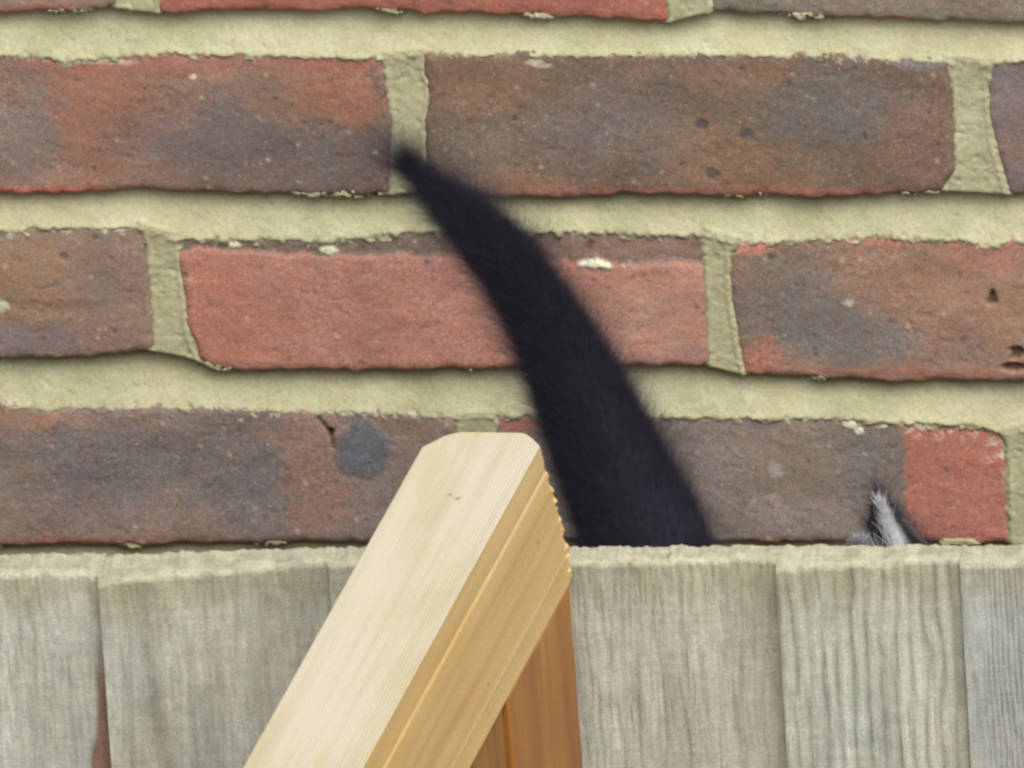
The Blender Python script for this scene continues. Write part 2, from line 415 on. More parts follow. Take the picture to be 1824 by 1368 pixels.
def brick_detail(k, j, Lp, Rp):
    base, patches = PAINT.get((k, j), (BRN, []))
    nc, nr = 260, 78
    s = np.linspace(0, 1, nc); t = np.linspace(0, 1, nr)
    S, T = np.meshgrid(s, t)
    xm0 = end_x(Lp, np.array([row_top(k, np.array([500.0]))[0]]))[0]
    ymid = np.linspace(float(row_top(k, np.array([Lp[1].mean() + 400]))[0]), float(row_bot(k, np.array([Lp[1].mean() + 400]))[0]), nr)
    xl = end_x(Lp, ymid) + 2.2 * fbm(ymid / 22, ymid * 0 + k * 9 + j, 5, 3)
    xr = end_x(Rp, ymid) + 2.2 * fbm(ymid / 22, ymid * 0 + k * 7 + j, 6, 3)
    X = xl[:, None] * (1 - S) + xr[:, None] * S
    yt = row_top(k, X) - 3 + 3.0 * fbm(X / 26, X * 0 + k * 3, 21, 4, .65)
    yb = row_bot(k, X) + 2.4 * fbm(X / 40, X * 0 + k * 5, 31, 4, .6)
    Y = yt * (1 - T) + yb * T
    # corner rounding
    cx = np.minimum((X - xl[:, None]), (xr[:, None] - X)); cr = 16.0
    cc = np.clip(1 - cx / cr, 0, 1) ** 2 * 9
    Y = Y + np.where(T < .5, 1, -1) * cc * np.abs(1 - 2 * T)
    de = np.minimum(np.minimum(X - xl[:, None], xr[:, None] - X), np.minimum(Y - yt, yb - Y)) / 4.49   # mm from the edge
    h = 0.30 * fbm(X / 80, Y / 60, 41 + k * 5 + j, 4, .5) + 0.09 * fbm(X / 9, Y / 7, 77, 3, .7)
    h -= 1.5 * np.exp(-np.maximum(de, 0) / 1.1) * (1 + 0.5 * fbm(X / 18, Y / 18, 61, 2))
    h += {0: .3, 1: .0, 2: -.2}.get(j, 0) + 0.5 * math.sin(k * 5.1 + j * 2.7)
    # colour
    wx = X + 22 * fbm(X / 90, Y / 60, 101, 4, .6) + 16 * fbm(X / 13, Y / 9, 103, 3, .7); wy = Y + 14 * fbm(X / 80, Y / 55, 131, 4, .6) + 10 * fbm(X / 15, Y / 9, 133, 3, .7)
    C = np.broadcast_to(lin(base), X.shape + (3,)).copy()
    mott = fbm(X / 95, Y / 60, 151 + k * 3 + j, 5, .62)
    C *= (1 + 0.13 * mott)[..., None]
    for (px, py, rx, ry, col, st) in patches:
        small = min(rx, ry) < 16
        ax, ay = (X * .75 + wx * .25, Y * .8 + wy * .2) if small else (wx, wy)
        q = ((ax - px) / rx) ** 2 + ((ay - py) / ry) ** 2
        w = st * ((1 - sstep(.35, 1.45, q)) if small else (1 - sstep(.05, 1.9, q)))
        C = C * (1 - w[..., None]) + lin(col) * (1 + 0.10 * mott)[..., None] * w[..., None]
    mean = C.reshape(-1, 3).mean(0)
    C = C * .8 + mean * .20 * (1 + .12 * mott)[..., None]
    # bottom arris is knocked to raw red in places, the top arris keeps smears of mortar
    raw = sstep(.1, .7, fbm(X / 120, X * 0 + k * 1.7, 171, 3)) * (1 - sstep(1.0, 2.4, (yb - Y) / 4.49))
    C = C * (1 - .6 * raw[..., None]) + lin((186, 92, 66)) * (.6 * raw)[..., None]
    sm = sstep(.62, .95, fbm(X / 11, Y / 9, 191, 4, .7) + .85 - (Y - yt) / 4.49 * .28 - .25 * fbm(X / 90, X * 0, 201, 2) ** 2)
    sm *= sstep(-.1, .5, fbm(X / 140, X * 0 + k * 2.3 + j, 211, 3))
    C = C * (1 - .6 * sm[..., None]) + lin((206, 190, 158)) * (.6 * sm)[..., None]
    h += .25 * sm
    def blend(w, col):
        nonlocal C
        C = C * (1 - w[..., None]) + lin(col) * w[..., None]
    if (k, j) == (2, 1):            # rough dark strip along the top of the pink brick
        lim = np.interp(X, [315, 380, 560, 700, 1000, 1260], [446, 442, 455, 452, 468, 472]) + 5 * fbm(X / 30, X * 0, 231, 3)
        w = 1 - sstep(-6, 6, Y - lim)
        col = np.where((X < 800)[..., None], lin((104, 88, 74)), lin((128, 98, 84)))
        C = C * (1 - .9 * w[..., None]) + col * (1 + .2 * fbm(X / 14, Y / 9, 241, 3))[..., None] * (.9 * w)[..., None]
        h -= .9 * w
        for (ax, ay, bx, by) in [(418, 438, 12, 5), (586, 446, 18, 7), (1055, 470, 26, 8), (1078, 474, 12, 5)]:
            q = ((X - ax) / bx) ** 2 + ((Y - ay + 3 * fbm(X / 8, Y / 8, 5, 2)) / by) ** 2
            v = 1 - sstep(.6, 1.3, q); blend(v, (206, 196, 156)); h += .7 * v
    if (k, j) == (3, 1):            # the right end broke to raw red with a straight edge
        lim = 1612 + 3 * fbm(Y / 20, Y * 0, 251, 3)
        w = sstep(-5, 5, X - lim)
        C = C * (1 - w[..., None]) + lin((184, 96, 74)) * (1 + .08 * mott)[..., None] * w[..., None]
        h -= .5 * w
        zone = np.maximum(1 - sstep(8, 40, Y - row_top(k, X)), sstep(1730, 1790, X) * (1 - sstep(40, 110, Y - row_top(k, X)))) * w
        v = sstep(.15, .55, fbm(X / 12, Y / 11, 261, 4, .65) + .55 * zone - .4) * zone
        blend(.85 * v, (222, 190, 160))
        for (ax, ay, bx, by) in [(1515, 757, 12, 7), (1530, 768, 9, 8), (1574, 761, 8, 4)]:
            q = ((X - ax + 4 * fbm(X / 7, Y / 7, 5, 2)) / bx) ** 2 + ((Y - ay) / by) ** 2
            v = 1 - sstep(.6, 1.3, q); blend(v, (208, 200, 162)); h += .6 * v
    if (k, j) == (3, 0):            # blue-grey vitrified stone and the crack beside it
        ang = np.arctan2(Y - 800, X - 646)
        rr = np.hypot((X - 646) / 1.0, (Y - 800) / 1.03) / (52 * (1 + .06 * np.cos(5 * ang + .6) + .05 * fbm(ang * 2 + 9, ang * 0, 271, 3)))
        v = 1 - sstep(.74, 1.12, rr + .09 * fbm(X / 14, Y / 14, 273, 3))
        blend(v * .94, (86, 92, 104)); h += .15 * v - .2 * np.exp(-((rr - 1.04) / .06) ** 2)
        cl = np.interp(Y, [735, 760, 772, 800], [560, 580, 590, 594])
        v = np.exp(-((X - cl) / 3.2) ** 2) * (Y > 733) * (Y < 800); blend(.75 * v, (62, 40, 36)); h -= 1.6 * v
    for (ax, ay, r) in PITS:
        q = np.hypot(X - ax, (Y - ay) * 1.1) / (r * (1 + .4 * fbm(X / 10, Y / 8, 281, 2)))
        v = 1 - sstep(.45, 1.15, q); blend(.66 * v, BLUE); h -= .4 * v
    for (ax, ay, rx, ry) in HOLES:
        q = ((X - ax + 5 * fbm(X / 9, Y / 9, 291, 2)) / rx) ** 2 + ((Y - ay) / ry) ** 2
        v = 1 - sstep(.5, 1.3, q); blend(.8 * v, (70, 44, 36)); h -= 2.2 * v
    # creases, grit and small pits of the fired face
    rg = np.random.default_rng(900 + k * 10 + j)
    x0_, x1_, y0_, y1_ = X.min(), X.max(), Y.min(), Y.max()
    for q_ in range(26):
        ax, ay = rg.uniform(x0_ + 20, x1_ - 20), rg.uniform(y0_ + 8, y1_ - 8)
        ln_, an = rg.uniform(8, 34), rg.normal(0, .35)
        dx_, dy_ = X - ax, Y - ay
        uu_ = dx_ * math.cos(an) + dy_ * math.sin(an); vv_ = -dx_ * math.sin(an) + dy_ * math.cos(an) + 5 * vnoise(dx_ / 16 + q_, dy_ * 0, 7)
        v = np.exp(-(vv_ / 2.6) ** 2) * (np.abs(uu_) < ln_) * (1 - np.abs(uu_) / ln_ * .7)
        C = C * (1 - (.30 * v)[..., None]); h -= .2 * v
    for q_ in range(60):
        ax, ay, rr_ = rg.uniform(x0_, x1_), rg.uniform(y0_, y1_), rg.uniform(1.6, 3.8)
        v = np.exp(-((X - ax) ** 2 + (Y - ay) ** 2) / rr_ ** 2)
        if q_ % 2: C = C * (1 - (.55 * v)[..., None]); h -= .35 * v
        else: C = C + (lin((214, 184, 152)) - C) * (.55 * v)[..., None]; h += .15 * v
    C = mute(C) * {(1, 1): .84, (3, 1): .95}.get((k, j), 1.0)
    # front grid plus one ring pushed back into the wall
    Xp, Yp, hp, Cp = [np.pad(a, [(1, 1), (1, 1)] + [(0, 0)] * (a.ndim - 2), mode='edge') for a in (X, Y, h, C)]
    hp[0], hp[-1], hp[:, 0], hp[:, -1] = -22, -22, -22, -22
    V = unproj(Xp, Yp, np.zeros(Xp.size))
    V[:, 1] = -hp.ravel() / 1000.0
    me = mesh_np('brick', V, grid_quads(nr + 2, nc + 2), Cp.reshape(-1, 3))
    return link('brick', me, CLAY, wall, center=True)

def brick_plain_mesh(seed):
    nc, nr = 26, 10
    rng = np.random.default_rng(seed)
    S, T = np.meshgrid(np.linspace(-.5, .5, nc), np.linspace(-.5, .5, nr))
    X = S * .2105; Z = -T * .0585
    Z = Z + .0006 * fbm(S * 12, T * 4, seed, 3)
    h = .0004 * fbm(S * 9, T * 4, seed + 3, 3)
    X, Z, h = [np.pad(a, 1, mode='edge') for a in (X, Z, h)]
    h[0], h[-1], h[:, 0], h[:, -1] = -.02, -.02, -.02, -.02
    base = lin([RED, BRN, GRB, (146, 100, 76), PINK, DGR][seed % 6]); c2 = lin([BRN, GRB, ORG, DGR, RED, BRN][seed % 6])
    w = sstep(-.4, .5, fbm(X * 14, Z * 22, seed + 9, 4))[..., None]
    C = mute(base * (1 - w) + c2 * w)
    V = np.stack([X.ravel(), -h.ravel(), Z.ravel()], 1)
    return mesh_np('brick', V, grid_quads(nr + 2, nc + 2), C.reshape(-1, 3))

PLAIN = [brick_plain_mesh(s) for s in range(6)]
for me in PLAIN: me.materials.append(CLAY)
for k in ROWS:
    dj = 0
    for (Lp, Rp, det) in LAY[k]:
        if det:
            brick_detail(k, dj, Lp, Rp); dj += 1
        else:
            cx = (Lp[1].mean() + Rp[1].mean()) / 2
            cy = (row_top(k, np.array([cx]))[0] + row_bot(k, np.array([cx]))[0]) / 2
            p = unproj(cx, cy, 0.0)[0]
            o = bpy.data.objects.new('brick', random.choice(PLAIN)); COL.objects.link(o)
            o.parent = wall; o.location = p - np.asarray(wall.location)
            sx = (unproj(Rp[1].mean(), cy, 0.0)[0] - unproj(Lp[1].mean(), cy, 0.0)[0])[0] / .2105
            o.scale = (sx, 1, 1)

# mortar: one relief surface, struck joints sloping out towards the brick below
def axis(lo, a, b, hi, fine, coarse):
    return np.concatenate([np.arange(lo, a, coarse), np.arange(a, b, fine), np.arange(b, hi, coarse)])
mx = axis(-4300, -60, 1880, 6100, 3.6, 24.0)
my = axis(-2250, -40, 1010, 1760, 3.2, 12.0)
MX, MY = np.meshgrid(mx, my)
Mh = np.full(MX.shape, -13.0)
n_fine = fbm(MX / 8, MY / 8, 301, 4, .65); n_mid = fbm(MX / 45, MY / 30, 311, 4, .6); n_edge = fbm(MX / 12, MY / 12, 321, 4, .75)
for k in range(-8, 6):
    b = row_bot(k, MX) ; tp = row_top(k + 1, MX)
    t = (MY - b) / np.maximum(tp - b, 1)
    inside = -7.8 + 7.9 * np.clip(t, 0, 1) ** 1.35 + .25 * n_mid
    e = (MY - tp) / 4.49
    low = .55 - .62 * e + 1.0 * n_edge + .3 * n_mid
    prof = np.where(t < 0, -13.0, np.where(t <= 1, inside, np.minimum(low, .6)))
    prof = np.where((t > .82) & (t <= 1), inside + (t - .82) / .18 * .4 * n_edge, prof)
    prof = np.where(e > 4, -13, prof)
    # smears left hanging under the brick above
    lip = sstep(.5, .75, fbm(MX / 120, MY * 0 + k * 3.3, 331, 3) + .25 * n_edge) * (1 - sstep(5, 13, MY - b + 4 * n_edge)) * (MY > b - 8)
    prof = np.where(lip > .02, np.maximum(prof, -5 + 4.6 * lip), prof)
    Mh = np.maximum(Mh, prof)
for k in ROWS:
    L = LAY[k]
    yt = row_top(k, MX); yb = row_bot(k, MX)
    inrow = (MY > yt - 10) & (MY < yb + 14 + 5 * n_mid)
    for a, b in zip(L[:-1], L[1:]):
        xl = end_x(a[1], MY); xr = end_x(b[0], MY)
        e = np.maximum(xl - MX, MX - xr) / 4.49
        near = inrow & (e < 3)
        ridge = .75 * np.exp(-(e + .7) ** 2 / .5)
        top_k = 1 - sstep(0, 45, MY - yt)
        p = np.where(e < 0, -.75 + .65 * top_k + .16 * n_mid + ridge * (1 - top_k), -.55 + .4 * top_k - .75 * e + .6 * n_edge)
        p = p - 6 * sstep(0, 14, MY - yb)
        Mh = np.where(near, np.maximum(Mh, p), Mh)
Mh += .16 * n_fine - .5 * sstep(.62, .95, fbm(MX / 7, MY / 7, 341, 2))
MV = unproj(MX, MY, np.zeros(MX.size)); MV[:, 1] = -Mh.ravel() / 1000.0
mortar = link('mortar', mesh_np('mortar', MV, grid_quads(len(my), len(mx))), MORTAR, wall)
# the masonry core behind the facing
cx0, cx1 = MV[:, 0].min(), MV[:, 0].max(); cz1 = MV[:, 2].max()
cme = bpy.data.meshes.new('core')
cv = [(x, y, z) for z in (-.1, cz1) for y in (.0145, .12) for x in (cx0, cx1)]
cme.from_pydata(cv, [], [(0, 2, 3, 1), (4, 5, 7, 6), (0, 1, 5, 4), (2, 6, 7, 3), (0, 4, 6, 2), (1, 3, 7, 5)])
link('core', cme, MORTAR, wall, center=True)

# ------------------------------------------------------------------ fence of upright boards
fence = thing('board_fence', 'weathered grey-green fence of upright wooden boards with rough sawn tops', 'fence', (0, FENCE_BACK - .01, GARDEN))
# px limits at the top edge; y of the back edge and of the front edge at both ends
BOARDS = [(-222, 189, 986, 986, 1012, 1018, 'plain'), (186, 590, 988, 975, 1030, 998, 'plain'), (590.5, 1003, 975, 972, 1000, 990, 'plain'),
          (1003.5, 1393, 974, 972, 1000, 991, 'rough'), (1389, 1714, 972, 971, 1008, 991, 'ridged'), (1714.5, 2122, 971, 970, 1000, 992, 'fine')]
TH_K = 4.49 * math.sin(PITCH) * 1000      # px of visible top per metre of thickness

def board(x0, x1, yb0, yb1, yf0, yf1, kind, seed, detail=True):
    nu = 150 if detail else 14
    s = np.linspace(0, 1, nu)
    px = x0 + (x1 - x0) * s
    yb_ = yb0 + (yb1 - yb0) * s + (2.0 * fbm(px / 16, px * 0 + seed, 401, 4, .65) if detail else 0)
    thick = np.clip(((yf0 - yb0) + ((yf1 - yf0) - (yb1 - yb0)) * s) / TH_K, .008, .03)
    top = unproj(px, yb_, np.full(nu, FENCE_BACK))           # back top edge
    ztop = top[:, 2]
    leanx = .036                                             # the boards are a little out of plumb
    rows = np.concatenate([np.linspace(0, .115, 130 if detail else 3), np.array([.3, .8, 1.3])])
    depth = (ztop.max() - GARDEN) 
    relief = np.zeros((len(rows), nu))
    U = px[None] + 0 * rows[:, None]; Vv = rows[:, None] * 4130 + 0 * px[None]
    if detail:
        wob = 9 * fbm(U / 120, Vv / 160, 411 + seed, 3)
        if kind == 'ridged':
            ph = (U + wob - 1390) / 25.5
            relief = .0007 * (np.abs(np.sin(math.pi * ph)) ** .5 - .6) * (.5 + .5 * sstep(-.3, .4, fbm(U / 60, Vv / 300, 5 + seed, 2) + .2))
        elif kind == 'fine':
            ph = (U + wob * .4) / 9.5
            relief = .00028 * np.sin(2 * math.pi * ph) * sstep(1725, 1765, U)
        elif kind == 'rough':
            relief = .00035 * fbm(U / 16, Vv / 170, 421 + seed, 4, .6)
        else:
            relief = .00025 * fbm(U / 24, Vv / 200, 421 + seed, 4, .6)
        relief = relief + .0003 * fbm(U / 5, Vv / 50, 431 + seed, 3)
    V, C = [], []
    # top surface: 5 strips from back to front
    frac = np.linspace(0, 1, 7)
    base = {'plain': (186, 186, 172), 'rough': (180, 180, 166), 'ridged': (183, 185, 171), 'fine': (178, 182, 175)}[kind]
    def colour(u, v, top_):
        c = np.broadcast_to(lin(base), u.shape + (3,)).copy()
        c = c * (1 + .16 * fbm(u / 60, v / 260, 441 + seed, 4))[..., None]
        tint = fbm(u / 130, v / 150, 451 + seed, 3)[..., None]
        c = c * (1 + np.array([.025, 0, -.03]) * tint)
        alg = (1 - sstep(15, 95, v + 25 * fbm(u / 30, v / 60, 461 + seed, 3)))[..., None] * .42
        c = c * (1 - alg) + lin((150, 142, 100)) * alg
        st = sstep(.35, .8, fbm(u / 12, v / 240, 471 + seed, 4, .6))[..., None] * .16
        c = c * (1 - st) + lin((112, 104, 86)) * st
        if not top_ and seed == 1:      # long dark water stain down the second board
            ws = np.exp(-((u - 268 - .04 * v + 5 * fbm(v / 60, v * 0, 551, 2)) / 20) ** 2) * (.3 + .2 * sstep(60, 200, v))
            c = c * (1 - ws[..., None]) + lin((122, 116, 100)) * ws[..., None]
        if not top_ and detail:
            wb = 9 * fbm(u / 120, v / 160, 411 + seed, 3)
            if kind == 'ridged':      # shade of the furrows between the ridges, painted in as darker colour
                f_ = 1.15 * (1 - np.abs(np.sin(math.pi * (u + wb - 1390) / 25.5)) ** .75)
                f_ = f_ * (.6 + .4 * sstep(-.5, .3, fbm(u / 40, v / 90, 511, 3)))
            elif kind == 'fine':  # groove shade put into the colour here too
                f_ = (.5 - .5 * np.sin(2 * math.pi * (u + wb * .4) / 9.5)) * sstep(1725, 1765, u) * .6
                f_ = f_ * (.5 + .5 * sstep(-.4, .4, fbm(u / 9, v / 60, 521, 3)))
            else:
                f_ = sstep(.3, .9, fbm((u + v * .05) / 8, v / 210, 531 + seed, 4, .65)) * .32
            f_ = (np.clip(f_, 0, 1) * .62)[..., None]
            c = c * (1.04 - .04 * f_) * (1 - f_) + lin((124, 119, 102)) * f_
        if top_:
            c = np.broadcast_to(lin((174, 171, 147)), u.shape + (3,)) * (1 + .16 * fbm(u / 22, v * 3, 481 + seed, 4))[..., None]
        return c
    for f in frac:
        y = FENCE_BACK - thick * f
        y = y + (.0008 if f > .99 else 0)
        z = ztop - (.0007 if f > .99 else 0) + (.00030 * fbm(px / 9 + f * 2.6, px * 0 + f * 6, 491 + seed, 3) if detail else 0)
        V.append(np.stack([top[:, 0], y, z], 1)); C.append(colour(px, np.full(nu, f), True))
    for i, r in enumerate(rows):
        dz = r + .0020 if r < .2 else r * depth / 1.3
        lean = leanx * dz
        wob_top = .0003 * fbm(px / 14, px * 0, 501 + seed, 4) * math.exp(-r / .004)
        V.append(np.stack([top[:, 0] + lean, FENCE_BACK - thick - relief[i] + 0, ztop - dz + wob_top], 1))
        C.append(colour(px, np.full(nu, r * 4130), False))
    zb = V[-1][:, 2]
    V.append(np.stack([V[-1][:, 0], np.full(nu, FENCE_BACK), zb], 1)); C.append(C[-1])
    nrow = len(V)
    V = np.concatenate(V); Cc = np.concatenate(C)
    q = grid_quads(nrow, nu)
    i0 = np.arange(nu)
    back = np.stack([i0[1:] + (nrow - 1) * nu, i0[:-1] + (nrow - 1) * nu, i0[:-1], i0[1:]], 1)
    q = np.concatenate([q, back])
    # reddish unweathered edge on the right-hand side of the first board
    if seed == 0:
        u = np.tile(px, nrow); z = V[:, 2]
        fall = np.clip((ztop.mean() - z) / .09, 0, 1.2)
        w = sstep(0, 1, (u - (192 - 56 * fall) + 4 * fbm(z * 90, z * 0, 541, 2)) / 9) * sstep(.2, .6, fall)
        Cc = Cc * (1 - .85 * w[:, None]) + lin((140, 98, 78)) * (.85 * w)[:, None]
        V[:, 1] += w * .001
    left = np.arange(nrow) * nu; right = left[::-1] + nu - 1
    me = mesh_np('board', V, q, np.clip(Cc, .01, .9), extra=[left[None], right[None]])
    me.set_sharp_from_angle(angle=math.radians(48))
    return link('board', me, FENCEM, fence, center=True)

first = {}
for i, b in enumerate(BOARDS):
    first[i] = board(*b, i)
plain = board(2124, 2525, 971, 969, 1002, 990, 'plain', 21, False)
w_ = (unproj(2525, 970, FENCE_BACK)[0] - unproj(2120, 970, FENCE_BACK)[0])[0]
base_loc = np.array(plain.location)
slope_z = 0.0
step_l = unproj(-226, 986, FENCE_BACK)[0] - unproj(2525, 969, FENCE_BACK)[0]
for n in list(range(1, 8)) + list(range(0, -9, -1)):
    o = plain.copy(); COL.objects.link(o)
    o.location = Vector(base_loc) + Vector((w_ * n, 0, random.uniform(-.003, .003))) + (Vector(step_l) if n <= 0 else Vector((0, 0, 0)))
# rails nailed behind the boards
def box_mesh(name, lo, hi):
    me = bpy.data.meshes.new(name)
    v = [(x, y, z) for z in (lo[2], hi[2]) for y in (lo[1], hi[1]) for x in (lo[0], hi[0])]
    me.from_pydata(v, [], [(0, 2, 3, 1), (4, 5, 7, 6), (0, 1, 5, 4), (2, 6, 7, 3), (0, 4, 6, 2), (1, 3, 7, 5)])
    return me
FT = unproj(912, 975, FENCE_BACK)[0][2]
OLDW = mat_timber('old_rail_timber', lin((120, 112, 96)), lin((140, 132, 112)), lin((156, 148, 128)), axis=0)
x_lo, x_hi = base_loc[0] - 15 * w_, base_loc[0] + 7.6 * w_
link('back_rail', box_mesh('back_rail', (x_lo, FENCE_BACK + .0005, FT - .34), (x_hi, FENCE_BACK + .035, FT - .27)), OLDW, fence, center=True)

# ------------------------------------------------------------------ new timber rail on its post, running from the fence towards the camera
d = Vector((-.17776, -.98, -.08944)).normalized()
a = Vector((.97844, -.18573, .09036)); a = (a - d * a.dot(d)).normalized()
bdir = d.cross(a).normalized()
if bdir.z > 0: bdir = -bdir
RW, RH, RL = .0452, .0640, .92
Y_END = FENCE_BACK - .024
pTR = Vector(unproj(973, 771, Y_END - .010)[0])         # upper right corner of the far end
org = pTR - a * RW                                      # upper left corner
PINE = mat_timber('planed_new_pine', lin((184, 171, 132)), lin((196, 186, 161)), lin((201, 193, 176)), .62, .3, 330, .35, 2, 190, ((.0250, 0, .052, .0016), (.0216, 0, .049, .0012)))
PINE_SIDE = mat_timber('stained_pine_edge', lin((208, 170, 106)), lin((216, 184, 126)), lin((222, 194, 142)), .6, .3, 150, .6, 2, 0, ((RW, .030, .030, .0016), (RW, .046, .11, .0013)))
POSTM = mat_timber('orange_brown_post_timber', lin((138, 86, 34)), lin((168, 112, 48)), lin((190, 140, 80)), .45, .5, 150, .8, 2)
BOARDM = mat_timber('brown_infill_timber', lin((128, 86, 42)), lin((152, 106, 54)), lin((166, 120, 64)), .6, .35, 150, 1.0, 2)
railing = thing('timber_railing', 'new pale pine handrail with a sawn end on an orange-brown post before the fence', 'railing', (org.x, org.y, GARDEN))
# cross-section in millimetres: u across (a), v down (b); a shallow rebate runs along the right side
def section():
    P = []
    def seg(p, q, n):
        for i in range(n): P.append((p[0] + (q[0] - p[0]) * i / n, p[1] + (q[1] - p[1]) * i / n))
    w, hh = RW * 1000, RH * 1000
    seg((.6, 0), (w - .6, 0), 22); seg((w - .6, 0), (w, .5), 1)
    seg((w, .5), (w, 12.0), 6); seg((w, 12.0), (w + .3, 12.6), 2); seg((w + .3, 12.6), (w + .5, 13.6), 1)
    seg((w + .5, 13.6), (w + .7, hh - 12), 30); seg((w + .8, hh - 12), (w + .2, hh - 11.4), 1); seg((w + .2, hh - 11.4), (w, hh - .8), 10)
    seg((w, hh - .8), (w - .8, hh), 1); seg((w - .8, hh), (.6, hh), 12); seg((.6, hh), (0, hh - .6), 1); seg((0, hh - .6), (0, .6), 12); seg((0, .6), (.6, 0), 1)
    return np.array(P)
sec = section(); ns = len(sec)
ts = np.concatenate([np.linspace(0, .02, 9), np.linspace(.03, RL, 40)])
V = []
for ti, tt in enumerate(ts):
    u, v = sec[:, 0] / 1000, sec[:, 1] / 1000
    # corners of the end knocked off in plan, the sawn face ragged
    ch = np.clip((.011 - u) / .011, 0, 1) ** 1.5 * .0125 + np.clip((u - (RW - .010)) / .010, 0, 1) ** 1.6 * .0105
    rag = .0006 * fbm(u * 900, v * 500, 601, 3) + .0011 * np.clip((v - .006) / .01, 0, 1) * (u > RW * .9) * fbm(v * 330, u * 0, 611, 4, .8)
    ch = ch - .0135 * (v / RH) ** .7
    k_ = max(0.0, 1 - tt / .02); k2 = max(0.0, 1 - tt / .0024)
    V.append(np.stack([u + (0.0008 * k2 * (fbm(v * 330, v * 0 + 3, 621, 4, .8)) * (u > RW * .9) * np.clip((v - .004) / .01, 0, 1)), v, tt + ch * k_ + rag * k2], 1))
V = np.concatenate(V)
i_ = np.arange(len(ts) * ns).reshape(len(ts), ns)
nx = np.roll(i_, -1, 1)
q = np.stack([i_[:-1], nx[:-1], nx[1:], i_[1:]], -1).reshape(-1, 4)
rme = mesh_np('rail', V, q, None, smooth=False, extra=[np.arange(ns)[::-1][None], (np.arange(ns) + (len(ts) - 1) * ns)[None]])
rme.materials.append(PINE); rme.materials.append(PINE_SIDE)
side = (sec[:, 0] > RW * 1000 - .55) & (sec[:, 1] > .3)
mi = np.zeros(len(rme.polygons), np.int32)
for p in rme.polygons:
    vv = [v % ns for v in p.vertices]
    if len(p.vertices) == 4 and all(side[v] for v in vv): mi[p.index] = 1
    elif len(p.vertices) > 4: mi[p.index] = 1
rme.polygons.foreach_set('material_index', mi)
rail = bpy.data.objects.new('rail', rme); COL.objects.link(rail)
M = Matrix.Identity(4)
for i in range(3):
    M[i][0], M[i][1], M[i][2], M[i][3] = a[i], bdir[i], d[i], org[i]
rail.parent = railing
rail.matrix_parent_inverse = Matrix.Translation(-Vector(railing.location))
rail.matrix_world = M
rail.matrix_basis = M

# posts and boards beneath: plan axes follow the rail, upright, slightly out of plumb like the fence
dh = Vector((d.x, d.y, 0)).normalized(); ah = Vector((-dh.y, dh.x, 0))
if ah.x < 0: ah = -ah
def upright(name, t0, t1, u0, u1, mat, bevel, seed):
    """a vertical timber under the rail from t0 to t1 along it, u0..u1 across it"""
    c = org + d * ((t0 + t1) / 2) + a * ((u0 + u1) / 2) + bdir * (RH - .002)
    hgt = c.z - GARDEN + .03
    hx, hy = (u1 - u0) / 2, (t1 - t0) / 2
    pts = []
    for sx, sy in ((1, 1), (-1, 1), (-1, -1), (1, -1)):
        for q_ in range(5):
            an = math.atan2(sy, sx) - math.pi / 4 + q_ * math.pi / 8
            pts.append((sx * (hx - bevel) + bevel * math.cos(an), sy * (hy - bevel) + bevel * math.sin(an)))
    zz = np.concatenate([np.linspace(0, -.2, 14), [-.5, -hgt]])
    Vv = []
    for z in zz:
        for n, (x, y) in enumerate(pts):
            # the top follows the slope of the rail so that it seats against it
            top = (y * d.z / math.hypot(d.x, d.y)) * (1 if z > -.3 else 0)
            Vv.append((x + .052 * min(-z, .3) + .0004 * float(fbm(np.array([z * 30.]), np.array([n * .7]), seed, 2)[0]), y, z + top))
    n_ = len(pts); i2 = np.arange(len(zz) * n_).reshape(len(zz), n_); nn = np.roll(i2, -1, 1)
    qq = np.stack([i2[:-1], i2[1:], nn[1:], nn[:-1]], -1).reshape(-1, 4)
    me = mesh_np(name, Vv, qq, None, smooth=False, extra=[np.arange(n_)[None], (np.arange(n_) + (len(zz) - 1) * n_)[::-1][None]])
    o = bpy.data.objects.new(name, me); COL.objects.link(o)
    MM = Matrix.Identity(4)
    for i in range(3):
        MM[i][0], MM[i][1], MM[i][2], MM[i][3] = ah[i], dh[i], (0, 0, 1)[i], c[i] - railing.location[i]
    o.parent = railing; o.matrix_basis = MM
    me.materials.append(mat)
    return o
upright('post', .002, .088, .003, RW + .0006, POSTM, .0015, 1)
t = .0905
while t < RL - .16:
    upright('infill_board', t, t + .088, .012, RW - .0016, BOARDM, .002, int(t * 1000))
    t += .0895
upright('post', RL - .10, RL - .012, .003, RW - .001, POSTM, .006, 2)

# ------------------------------------------------------------------ cat: black, tail up, facing the fence with one ear above it
def P(px, py, y): return np.array(unproj(px, py, y)[0])
TAIL = [(734, 299, 3, -.165), (752, 316, 15, -.165), (782, 345, 36, -.166), (838, 394, 57, -.168), (902, 462, 69, -.17), (952, 540, 76, -.172), (992, 610, 84, -.174), (1034, 700, 98, -.177),
        (1078, 800, 110, -.18), (1117, 885, 120, -.183), (1154, 970, 130, -.187), (1170, 1050, 122, -.192)]
tail_c = np.array([P(x, y, d_) for x, y, r, d_ in TAIL]); tail_r = np.array([r for _, _, r, _ in TAIL]) / PPM
hip = np.array([tail_c[-1][0] + .010, -.215, tail_c[-1][2] - .032])
sh = np.array([.118, -.430, .195])
head = P(1520, 1190, -.500)
CHAINS = []      # list of ([points], [radii])
core = np.maximum(tail_r - .0058, .0005)
CHAINS.append(([*tail_c, hip], [*core, .045]))
mid = (hip + sh) / 2 + np.array([0, 0, -.012])
CHAINS.append(([hip + [-.004, .022, -.008], hip, (hip + mid) / 2, mid, (mid + sh) / 2, sh, sh + [.01, -.03, .005]], [.042, .054, .059, .061, .060, .056, .04]))
